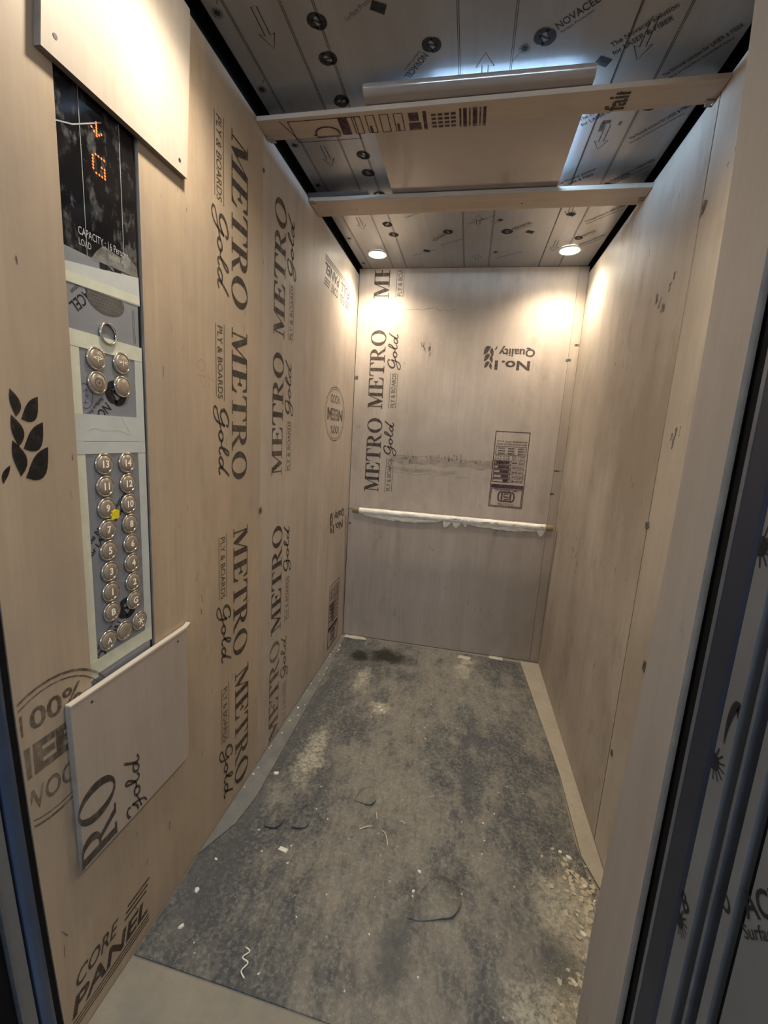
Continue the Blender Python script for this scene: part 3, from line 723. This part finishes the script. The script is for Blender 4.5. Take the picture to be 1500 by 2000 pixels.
# cover panel: flat sheet with a rolled front lip
def cover():
    prof = [(1.765,.0),(1.55,.0),(1.36,.0),(1.300,.0)]
    r = .020
    for i in range(1, 9):
        a = math.radians(100*i/8); prof.append((1.300-.018-r*math.sin(a), r-r*math.cos(a)))
    th = .0018; x0, x1 = .328, .909; z0 = 2.1690
    vs, fs = [], []
    n = len(prof); inner = []
    for i, (y, z) in enumerate(prof):
        a = Vector(prof[max(i-1,0)]); b = Vector(prof[min(i+1,n-1)]); t = (b-a).normalized(); q = Vector((t.y, -t.x))
        inner.append((y+q.x*-th if False else y + (t.y)*th, z - t.x*th))
    nx = 13
    for k_, pr in enumerate((prof, inner)):
        for i, (y, z) in enumerate(pr):
            for j in range(nx):
                x = x0+(x1-x0)*j/(nx-1)
                vs.append((x, y, z0+z))
    def id_(k_, i, j): return k_*n*nx+i*nx+j
    for k_ in (0,1):
        for i in range(n-1):
            for j in range(nx-1): fs.append((id_(k_,i,j),id_(k_,i,j+1),id_(k_,i+1,j+1),id_(k_,i+1,j)))
    for j in range(nx-1):
        fs.append((id_(0,0,j),id_(0,0,j+1),id_(1,0,j+1),id_(1,0,j))); fs.append((id_(0,n-1,j),id_(0,n-1,j+1),id_(1,n-1,j+1),id_(1,n-1,j)))
    for i in range(n-1):
        fs.append((id_(0,i,0),id_(0,i+1,0),id_(1,i+1,0),id_(1,i,0))); fs.append((id_(0,i,nx-1),id_(0,i+1,nx-1),id_(1,i+1,nx-1),id_(1,i,nx-1)))
    bm = bmesh.new(); bv = [bm.verts.new(v) for v in vs]
    for f in fs: bm.faces.new([bv[i] for i in f])
    o = link('light_cover_panel', from_bm('light_cover_panel', bm), 'cover', None)
    for p in o.data.polygons: p.use_smooth = abs(p.normal.x) < .5
    o.data.set_sharp_from_angle(angle=math.radians(35))
    return o
tag(cover(), 'brown film covered light panel with a rolled front lip resting on two planks', 'panel')
# assumed cool panel light, unseen above the cover, read off its spill
pl_l = tag(empty('assumed_panel_light', ((LX0+LX1)/2,(LY0+LY1)/2,ZC)), 'assumed cool white panel light in the ceiling hidden above the brown cover', 'light')
box('housing', (LX0-.003,LY0-.003,ZC-.003), (LX1+.003,LY1+.003,ZC-.0005), 'trim', pl_l, 0)
box('diffuser', (LX0,LY0,ZC-.012), (LX1,LY1,ZC-.003), 'glow', pl_l, .001)

# ------------------------------------------------------------------ downlights
def downlight(x, y, label, k=1.0):
    t = tag(empty('downlight', (x,y,ZC)), label, 'light', 'recessed ceiling downlights')
    def part(n, prof, mat, sm=True):
        me = from_bm(n, lathe(prof, 36, False)); o = link(n, me, mat, None, sm); o.location = (x,y,ZC); attach(o, t); return o
    part('trim_ring', [(.042,-.001),(.050,-.001),(.051,-.004),(.048,-.007),(.044,-.007),(.042,-.004)], 'trim')
    part('lens', [(.0425,-.004),(.036,-.0085),(.020,-.0115),(0,-.0125)], 'lens')
    li = bpy.data.lights.new('downlight_beam', 'SPOT'); li.energy = SPOT_W*k; li.spot_size = math.radians(146); li.spot_blend = 1.0
    li.shadow_soft_size = .03; li.color = (1,.865,.69)
    lo = bpy.data.objects.new('downlight_beam', li); COL.objects.link(lo); lo.location = (x,y,ZC-.045); attach(lo, t)
downlight(.143,2.325, 'glowing round downlight at the rear left of the ceiling')
downlight(1.074,2.318, 'glowing round downlight at the rear right of the ceiling')
downlight(.205,.84, 'assumed round downlight above the board at the front left of the ceiling', .72)  # unseen lamp, assumed from the bright patch on the board below
downlight(1.010,.84, 'assumed round downlight at the front right of the ceiling', .72)  # unseen lamp, assumed by symmetry with the front left one

# ------------------------------------------------------------------ print on the ceiling film
k = Ink(); kf = Ink()
for x in (.068,.195,.268,.580,.706,.9605,1.061):
    for d in (-.0028,.0012): k.rect(.62,x+d,CY1-.004,x+d+(.0014 if x != .9605 else .0012))
def arrow(k, y0, y1, x, w=.016):
    s = 1 if y1 > y0 else -1; L = abs(y1-y0); h = .035*s; b = w*.42; t = .0024
    pts = [(y0,x-b),(y1-h,x-b),(y1-h*1.15,x-w*1.25),(y1,x),(y1-h*1.15,x+w*1.25),(y1-h,x+b),(y0,x+b)]
    k.line(pts, t, True)
for y in (1.041,1.50,1.96,2.30): arrow(k, y, y+.105, .132)
for y in (.86,1.29,1.64,2.05,2.42): arrow(k, y, y-.075, .643, .018)
for y in (1.168,1.490,1.90,2.22): arrow(k, y, y+.108, .999)
def at(k, word, y, x, ang, w, h, bold=.012):
    t = Ink(); t.fit(text(word, bold), 0,0,w,h); k.put(t, y, x, 1, rot=ang)
NOV = novacel(True)
# ceiling frame (u=y, v=x) : viewed from below u to the back
for y, x, a in ((1.19,.775,-2.5),(2.122,.770,-2.5),(.73,.80,-2.5),(1.64,.80,-2.5)):
    k.put(NOV, y, x, .050, rot=math.radians(90)+math.atan2(.066,.087))
for y, x in ((1.18,.516),(2.11,.512),(.70,.50),(1.64,.50)):
    k.put(NOV, y, x, .046, rot=math.radians(-90)+math.atan2(.098,.088))
for i in range(13):
    y = .72+i*.117+(.02 if i % 2 else 0); k.put(novacel(False), y+.22 if y > 2.2 else y, .262-.006*(i % 3), .046, rot=i*.7)
def sun(k, y, x, r=.014):
    k.ell(y,x,r*.5,r*.5,n=14)
    for i in range(14):
        a = i*math.tau/14; k.line([(y+r*.5*math.cos(a),x+r*.5*math.sin(a)),(y+r*math.cos(a),x+r*math.sin(a))], .0016)
for y in (1.045,1.262,1.49,1.715,1.93,2.15,2.44): sun(k, y, .041); k.line([(y-.02,.052),(y-.035,.066)], .0012)
for y in (1.215,2.02,2.33,.75): sun(k, y, .733); k.line([(y+.01,.722),(y+.03,.710)], .0012)
for y, x in ((1.27,.925),(1.075,.41),(2.13,.87),(2.30,.40),(1.99,1.01)): k.poly([(y-.016,x-.012),(y+.004,x-.022),(y+.02,x+.008),(y-.002,x+.018)])
AR = math.radians(90)+math.atan2(.05,.06)
for y, x, wd in ((1.235,.932,'The Novacel solution'),(1.785,.918,'The Novacel solution'),(1.47,.918,'The Novacel solution')):
    at(k, wd, y, x, math.radians(128), .135, .014, .016); at(k, 'for LASER & FIBER', y+.022, x+.010, math.radians(128), .125, .014, .016)
for y in (.98,1.335,1.562,1.79,2.06,2.30):
    at(k, 'The Novacel solution for LASER & FIBER', y, 1.082, math.radians(138), .165, .013, .016); at(k, 'Surface protection bounded here', y+.019, 1.090, math.radians(138), .15, .010)
for y, x in ((1.10,.33),(1.45,.34),(1.98,.34),(2.36,.33),(2.05,.60),(2.40,.75),(2.25,.47)):
    at(kf, 'Surface Protection Film', y, x, math.radians(120), .13, .012)
for y in (1.80,1.43,2.20): k.put(novacel(True), y, 1.085, .036, rot=math.radians(140))
k.lay('film_print', FC, 'film_ink', ceil, .0007, clip=lambda y, x: CX0+.002 < x < CX1-.002)
kf.lay('film_print', FC, 'film_faint', ceil, .0007, clip=lambda y, x: CX0+.002 < x < CX1-.002)

# ------------------------------------------------------------------ handrail on the back wall
RY, RZ = YB-.055, .835
hr = tag(empty('handrail', (.615,RY,RZ)), 'wooden handrail wrapped in torn white plastic on the back wall', 'handrail')
def tube(name, x0, x1, rfun, mat, parent, n=20, m=60, cy=RY, cz=RZ, sm=True):
    vs, fs = [], []
    for j in range(m+1):
        x = x0+(x1-x0)*j/m
        for i in range(n):
            a = math.tau*i/n; r = rfun(x, a); vs.append((x, cy+r*math.cos(a), cz+r*math.sin(a)))
    for j in range(m):
        for i in range(n): k_ = (i+1) % n; fs.append((j*n+i, j*n+k_, (j+1)*n+k_, (j+1)*n+i))
    fs.append(tuple(range(n))); fs.append(tuple(m*n+i for i in range(n)))
    bm = bmesh.new(); bv = [bm.verts.new(v) for v in vs]
    for f in fs: bm.faces.new([bv[i] for i in f])
    return link(name, from_bm(name, bm), mat, parent, sm)
tube('rail', .040, 1.190, lambda x, a: .0165, 'rail', hr, m=8)
def wr_(x, a):
    v = noise.noise(Vector((x*18, math.cos(a)*1.5, math.sin(a)*1.5)))
    return .0185+.0016*v+.0012*noise.noise(Vector((x*60, a*2, 3)))
tube('plastic_wrap', .082, 1.150, wr_, 'wrap', hr, n=24, m=150)
def flap(x0, x1, depth, seed, mat='wrap'):
    vs, fs = [], []; m, n = 50, 7
    for j in range(m+1):
        x = x0+(x1-x0)*j/m; d = depth(j/m)*(.85+.3*noise.noise(Vector((x*30, seed, 0))))
        for i in range(n+1):
            t = i/n; vs.append((x+.004*noise.noise(Vector((x*25, t*3, seed))), RY-.010+.006*t+.006*noise.noise(Vector((x*22, t*2, seed+5))), RZ-.012-d*t))
    for j in range(m):
        for i in range(n): a = j*(n+1)+i; fs.append((a, a+1, a+n+2, a+n+1))
    o = link('hanging_flap', mesh('hanging_flap', vs, fs), mat, hr, True)
    md = o.modifiers.new('thick', 'SOLIDIFY'); md.thickness = .0008
    return o
flap(.10,.60, lambda t: .004+.034*math.sin(math.pi*min(1,t*1.05))**.5, 1); flap(.585,.72, lambda t: .048*abs(math.sin(t*7+.6))*(1-t*.4)+.006, 2); flap(.70,1.14, lambda t: .004+.026*math.sin(math.pi*t)**.6, 3); flap(1.10,1.155, lambda t: .05*math.sin(math.pi*t), 4)
for x in (.30,.90): box('bracket', (x-.012,RY,RZ-.010), (x+.012,YB-.0005,RZ+.004), 'nail', hr)
k = Ink()
random.seed(12)
for i in range(26):
    x = random.uniform(.62,1.13); leaf(k, (x,random.uniform(-.004,.008)), (x+random.uniform(.006,.05),random.uniform(-.006,.008)), .003)
k.lay('dirt_marks', (V3(0,RY-.0205,RZ), X, Z, -Y), 'scuff', hr, .0004)['kind'] = 'stuff'

# ------------------------------------------------------------------ door edges on both sides of the opening
def post(name, prof, mat, parent, lean=None, z0=0.0, z1=2.15):
    """vertical extrusion of a plan outline (x,y); lean(z) shifts y"""
    zs = (z0,.15,.3,.45,.6,.8,1.0,1.6,z1); n = len(prof); vs, fs = [], []
    for z in zs:
        dy = lean(z) if lean else 0
        for x, y in prof: vs.append((x, y+dy, z))
    for j in range(len(zs)-1):
        for i in range(n): k_ = (i+1) % n; fs.append((j*n+i, j*n+k_, (j+1)*n+k_, (j+1)*n+i))
    fs.append(tuple(range(n))); fs.append(tuple((len(zs)-1)*n+i for i in range(n)))
    bm = bmesh.new(); bv = [bm.verts.new(v) for v in vs]
    for f in fs: bm.faces.new([bv[i] for i in f])
    return link(name, from_bm(name, bm), mat, parent)
def pr(x0, x1, y0, y1): return [(x0,y0),(x1,y0),(x1,y1),(x0,y1)]
dr = tag(empty('sliding_door', (.99,.47,0)), 'dark sliding door edges and film covered jamb at the right of the opening', 'door')
post('seal', pr(.968,1.03,.502,.518), 'jamb_dark', dr); post('edge_ridge', pr(.9605,.968,.486,.492), 'jamb_ridge', dr)
post('door_leaf', [(.961,.4857),(1.06,.4857),(1.06,.450),(.964,.450),(.961,.455)], 'jamb_navy', dr)
post('film_covered_edge', pr(.963,1.05,.427,.4495), 'jamb_film', dr)
post('dark_gap_lining', pr(.985,1.06,.405,.4265), 'jamb_dark', dr); post('edge_ridge', pr(.9625,.985,.4065,.4105), 'jamb_ridge', dr)
post('door_leaf', pr(.962,1.06,.380,.3915), 'jamb_film', dr); post('dark_gap_lining', pr(.970,1.06,.366,.3795), 'jamb_dark', dr)
jf = post('jamb', pr(.962,1.10,.20,.3655), 'jamb_film', dr)
FJ = lambda x: (V3(x,0,0), -Y, Z, -X)
for z, r in ((1.198,.020),(.972,.018),(.775,.016)): k = Ink(); sun(k, -.447,z,r); k.lay('film_print', FJ(.963), 'film_ink', dr, .0006, cut=((-.449,0,-1,0),))
k = Ink(); k.line(arc(-.430,1.010,.009,.034,20,200,16), lambda t: .009*math.sin(math.pi*min(1,.25+t*.75))+.0012); k.lay('film_print', FJ(.963), 'film_ink', dr, .0006, cut=((-.4275,0,1,0),))
k = Ink(); at(k, 'B', -.441,.790,.9,.013,.019,.02); k.lay('film_print', FJ(.963), 'film_ink', dr, .0006)
k = Ink(); at(k, 'O', -.388,.858,.9,.014,.018,.02); k.lay('film_print', FJ(.962), 'film_ink', dr, .0006)
k = Ink(); at(k, 'ACEL', -.363,.885,.9,.070,.020,.02); at(k, 'Surface', -.360,.868,.9,.050,.010,.01); k.lay('film_print', FJ(.962), 'film_ink', dr, .0006)
lean = lambda z: edge_y(z)-.505
dl = tag(empty('sliding_door', (-.03,.47,0)), 'blue grey sliding door edge and film covered jamb at the left of the opening', 'door')
post('seal', pr(-.06,-.002,.4935,.5035), 'jamb_dark', dl, lean); 
post('door_leaf', [(-.06,.4930),(-.0005,.4930),(.0025,.486),(.0025,.476),(-.001,.470),(-.06,.470)], 'jamb_blue', dl, lean)
post('film_covered_edge', pr(-.06,-.003,.446,.4655), 'jamb_film', dl, lean); post('edge_ridge', pr(-.06,-.0015,.4415,.4455), 'jamb_ridge', dl, lean)
post('dark_gap_lining', pr(-.06,-.012,.415,.441), 'jamb_dark', dl, lean); post('jamb', pr(-.10,-.003,.25,.405), 'jamb_film', dl, lean)

# ------------------------------------------------------------------ rubbish on the floor
random.seed(21)
def chip_mesh(r, th):
    n = random.choice((5,6,7)); bm = bmesh.new()
    a0 = random.random()*6; lo, hi = [], []
    for i in range(n):
        a = a0+math.tau*i/n; q = r*random.uniform(.55,1.15)
        lo.append(bm.verts.new((q*math.cos(a), q*.75*math.sin(a), 0))); hi.append(bm.verts.new((q*.8*math.cos(a), q*.6*math.sin(a), th*random.uniform(.6,1.2))))
    bm.faces.new(lo[::-1]); bm.faces.new(hi)
    for i in range(n): bm.faces.new((lo[i],lo[(i+1)%n],hi[(i+1)%n],hi[i]))
    return from_bm('plaster_chip', bm)
CH = [chip_mesh(1, .45) for _ in range(12)]
CHW = [c.copy() for c in CH]
for c in CH: c.materials.append(M['chip'])
for c in CHW: c.materials.append(M['chip_white'])
def zfloor(x, y): return .0085 if (x > 1.158 and y > 1.24) else .004
def chip(x, y, r, white, label, group, z=None):
    o = bpy.data.objects.new('plaster_chip', random.choice(CHW if white else CH)); COL.objects.link(o)
    o.location = (x, y, zfloor(x,y) if z is None else z); o.scale = (r, r, r*random.uniform(.35,.8)); o.rotation_euler = (random.gauss(0,.12), random.gauss(0,.12), random.random()*6)
    tag(o, label, 'rubble', group)
path = [(1.09,1.24),(1.125,1.17),(1.145,1.10),(1.150,1.02),(1.125,.95),(1.09,.885),(1.02,.85)]
for i in range(190):
    t = random.random()*(len(path)-1); j = int(t); f = t-j
    x = path[j][0]*(1-f)+path[j+1][0]*f+random.gauss(0,.026); y = path[j][1]*(1-f)+path[j+1][1]*f+random.gauss(0,.026)
    chip(min(x,1.195), y, random.uniform(.004,.013), random.random() < .08, 'pale plaster chip in the crumbled heap at the right edge of the mat', 'plaster chips heaped by the right wall')
for i in range(70):
    chip(random.uniform(.12,1.08), .75+random.random()**1.3*1.6, random.uniform(.0018,.0045), random.random() < .6, 'small pale plaster crumb scattered over the open middle of the mat', 'plaster crumbs scattered on the mat')
for x, y, r in ((.059,.889,.011),(.075,.80,.010),(.06,.98,.006),(.40,1.81,.014),(.385,1.83,.010),(.415,1.80,.008),(.75,1.02,.010),(.66,1.09,.010),(.27,1.02,.005),(.09,1.33,.012),(.65,1.03,.006)):
    chip(x, y, r, True, 'white plaster lump lying apart on the dark mat', 'white plaster lumps on the mat')
for i in range(28):
    y = random.uniform(1.1,2.4); chip(random.uniform(.006,.045), y, random.uniform(.003,.009), random.random() < .4, 'plaster chip on the grey strip along the left wall', 'plaster chips on the left strip', .009)
# loose grit nobody could count
vs, fs = [], []
for i in range(5200):
    if i < 3400:
        t = random.random()*(len(path)-1); j = int(t); f = t-j
        x = path[j][0]*(1-f)+path[j+1][0]*f+random.gauss(0,.036); y = path[j][1]*(1-f)+path[j+1][1]*f+random.gauss(0,.034)
    else: x, y = random.uniform(.02,1.15), random.uniform(.72,2.45)
    x = min(x, 1.205); z = zfloor(x,y); r = random.uniform(.0006,.0024 if i < 3400 else .0015); a = random.random()*6; k0 = len(vs)
    for q in range(3): vs.append((x+r*math.cos(a+q*2.1), y+r*math.sin(a+q*2.1), z))
    vs.append((x, y, z+r*.9)); fs += [(k0,k0+1,k0+3),(k0+1,k0+2,k0+3),(k0+2,k0,k0+3)]
gr = link('grit', mesh('grit', vs, fs), 'chip'); gr['kind'] = 'stuff'; tag(gr, 'fine pale plaster grit strewn over the floor mat', 'grit')
# torn flaps of the mat
def torn(cx, cy, pts, lift, name='torn_flap'):
    P = smooth_pts(pts+[pts[0]], 5)[:-1]; vs = [(cx, cy, .0046)]; n = len(P)
    for s in (.35,.7,1.0):
        for x, y in P:
            vs.append((cx+(x-cx)*s, cy+(y-cy)*s, .0046+lift(x,y)*s*s))
    fs = [(0, 1+i, 1+(i+1) % n) for i in range(n)]
    for r in range(2):
        for i in range(n): a = 1+r*n+i; b = 1+r*n+(i+1) % n; fs.append((a, a+n, b+n, b))
    o = link(name, mesh(name, vs, fs), 'mat', floor_mat, True); md = o.modifiers.new('t', 'SOLIDIFY'); md.thickness = .0012; md.offset = 1
    return o
torn(.715,1.03, [(.64,.955),(.68,.957),(.73,.972),(.765,.985),(.785,1.03),(.77,1.08),(.72,1.09),(.68,1.05)], lambda x, y: .011*max(0,(x-.66)/.12)*max(.0,1-abs(y-.99)/.06)**.7)
torn(.440,1.315, [(.405,1.285),(.435,1.280),(.465,1.278),(.482,1.30),(.468,1.335),(.455,1.36),(.42,1.34)], lambda x, y: .010*max(0,(x-.41)/.07)*max(0,1-abs(y-1.30)/.05))
torn(.262,1.17, [(.235,1.13),(.262,1.13),(.285,1.15),(.28,1.21),(.245,1.22)], lambda x, y: .007*max(0,(1.17-y)/.04))
torn(.175,1.15, [(.15,1.11),(.19,1.115),(.20,1.16),(.18,1.21),(.155,1.19)], lambda x, y: .007*max(0,(1.16-y)/.05))
# curls of wood shaving
def shaving(pts, w, label, mat='shaving'):
    P = smooth_pts(pts, 5); vs, fs = [], []; n = len(P)
    for i, p in enumerate(P):
        a, b = Vector(P[max(i-1,0)]), Vector(P[min(i+1,n-1)]); t = (b-a).normalized(); q = Vector((-t.y,t.x))*w/2; z = .0048+.004*math.sin(i/(n-1)*math.pi)
        vs += [(p[0]+q.x,p[1]+q.y,z),(p[0]-q.x,p[1]-q.y,z)]
    for i in range(n-1): fs.append((2*i,2*i+1,2*i+3,2*i+2))
    o = link('wood_shaving', mesh('wood_shaving', vs, fs), mat); md = o.modifiers.new('t','SOLIDIFY'); md.thickness = .0008; md.offset = 1
    tag(o, label, 'shaving', 'wood shavings on the mat')
shaving([(.258,.795),(.272,.788),(.262,.772),(.280,.765),(.272,.748),(.285,.738)], .003, 'white curly shaving near the front left corner of the mat', 'chip_white')
shaving([(.452,1.180),(.470,1.190),(.488,1.201)], .003, 'straight pale shaving right of the mat centre tear')
shaving([(.500,1.232),(.492,1.258)], .002, 'short upright shaving beside the tear'); shaving([(.525,1.195),(.540,1.18),(.552,1.150)], .0025, 'curved thin shaving right of the straight one')
shaving([(.575,1.242),(.595,1.238)], .0022, 'tiny level shaving right of the tear'); shaving([(1.108,1.205),(1.125,1.18),(1.142,1.165)], .003, 'pale splinter lying across the plaster heap')
tag(slab('paper_scrap', [[(.225,1.052),(.253,1.048),(.256,1.060),(.229,1.064)]], (V3(0,0,.0052),X,Y,Z), .001, 'chip_white'), 'small white rectangular scrap on the left of the mat', 'scrap')
for pts, lb_ in (([(.02,2.475),(.09,2.468),(.17,2.478),(.14,2.512),(.02,2.512)], 'torn pale paper scrap in the rear left floor corner'), ([(.925,2.478),(1.005,2.470),(1.01,2.510),(.93,2.512)], 'pale paper scrap against the back wall near the right'), ([(.74,2.425),(.81,2.42),(.82,2.455),(.75,2.46)], 'dusty pale scrap near the back wall centre')):
    tag(slab('paper_scrap', [pts], (V3(0,0,.0055),X,Y,Z), .0012, 'paper'), lb_, 'scrap')
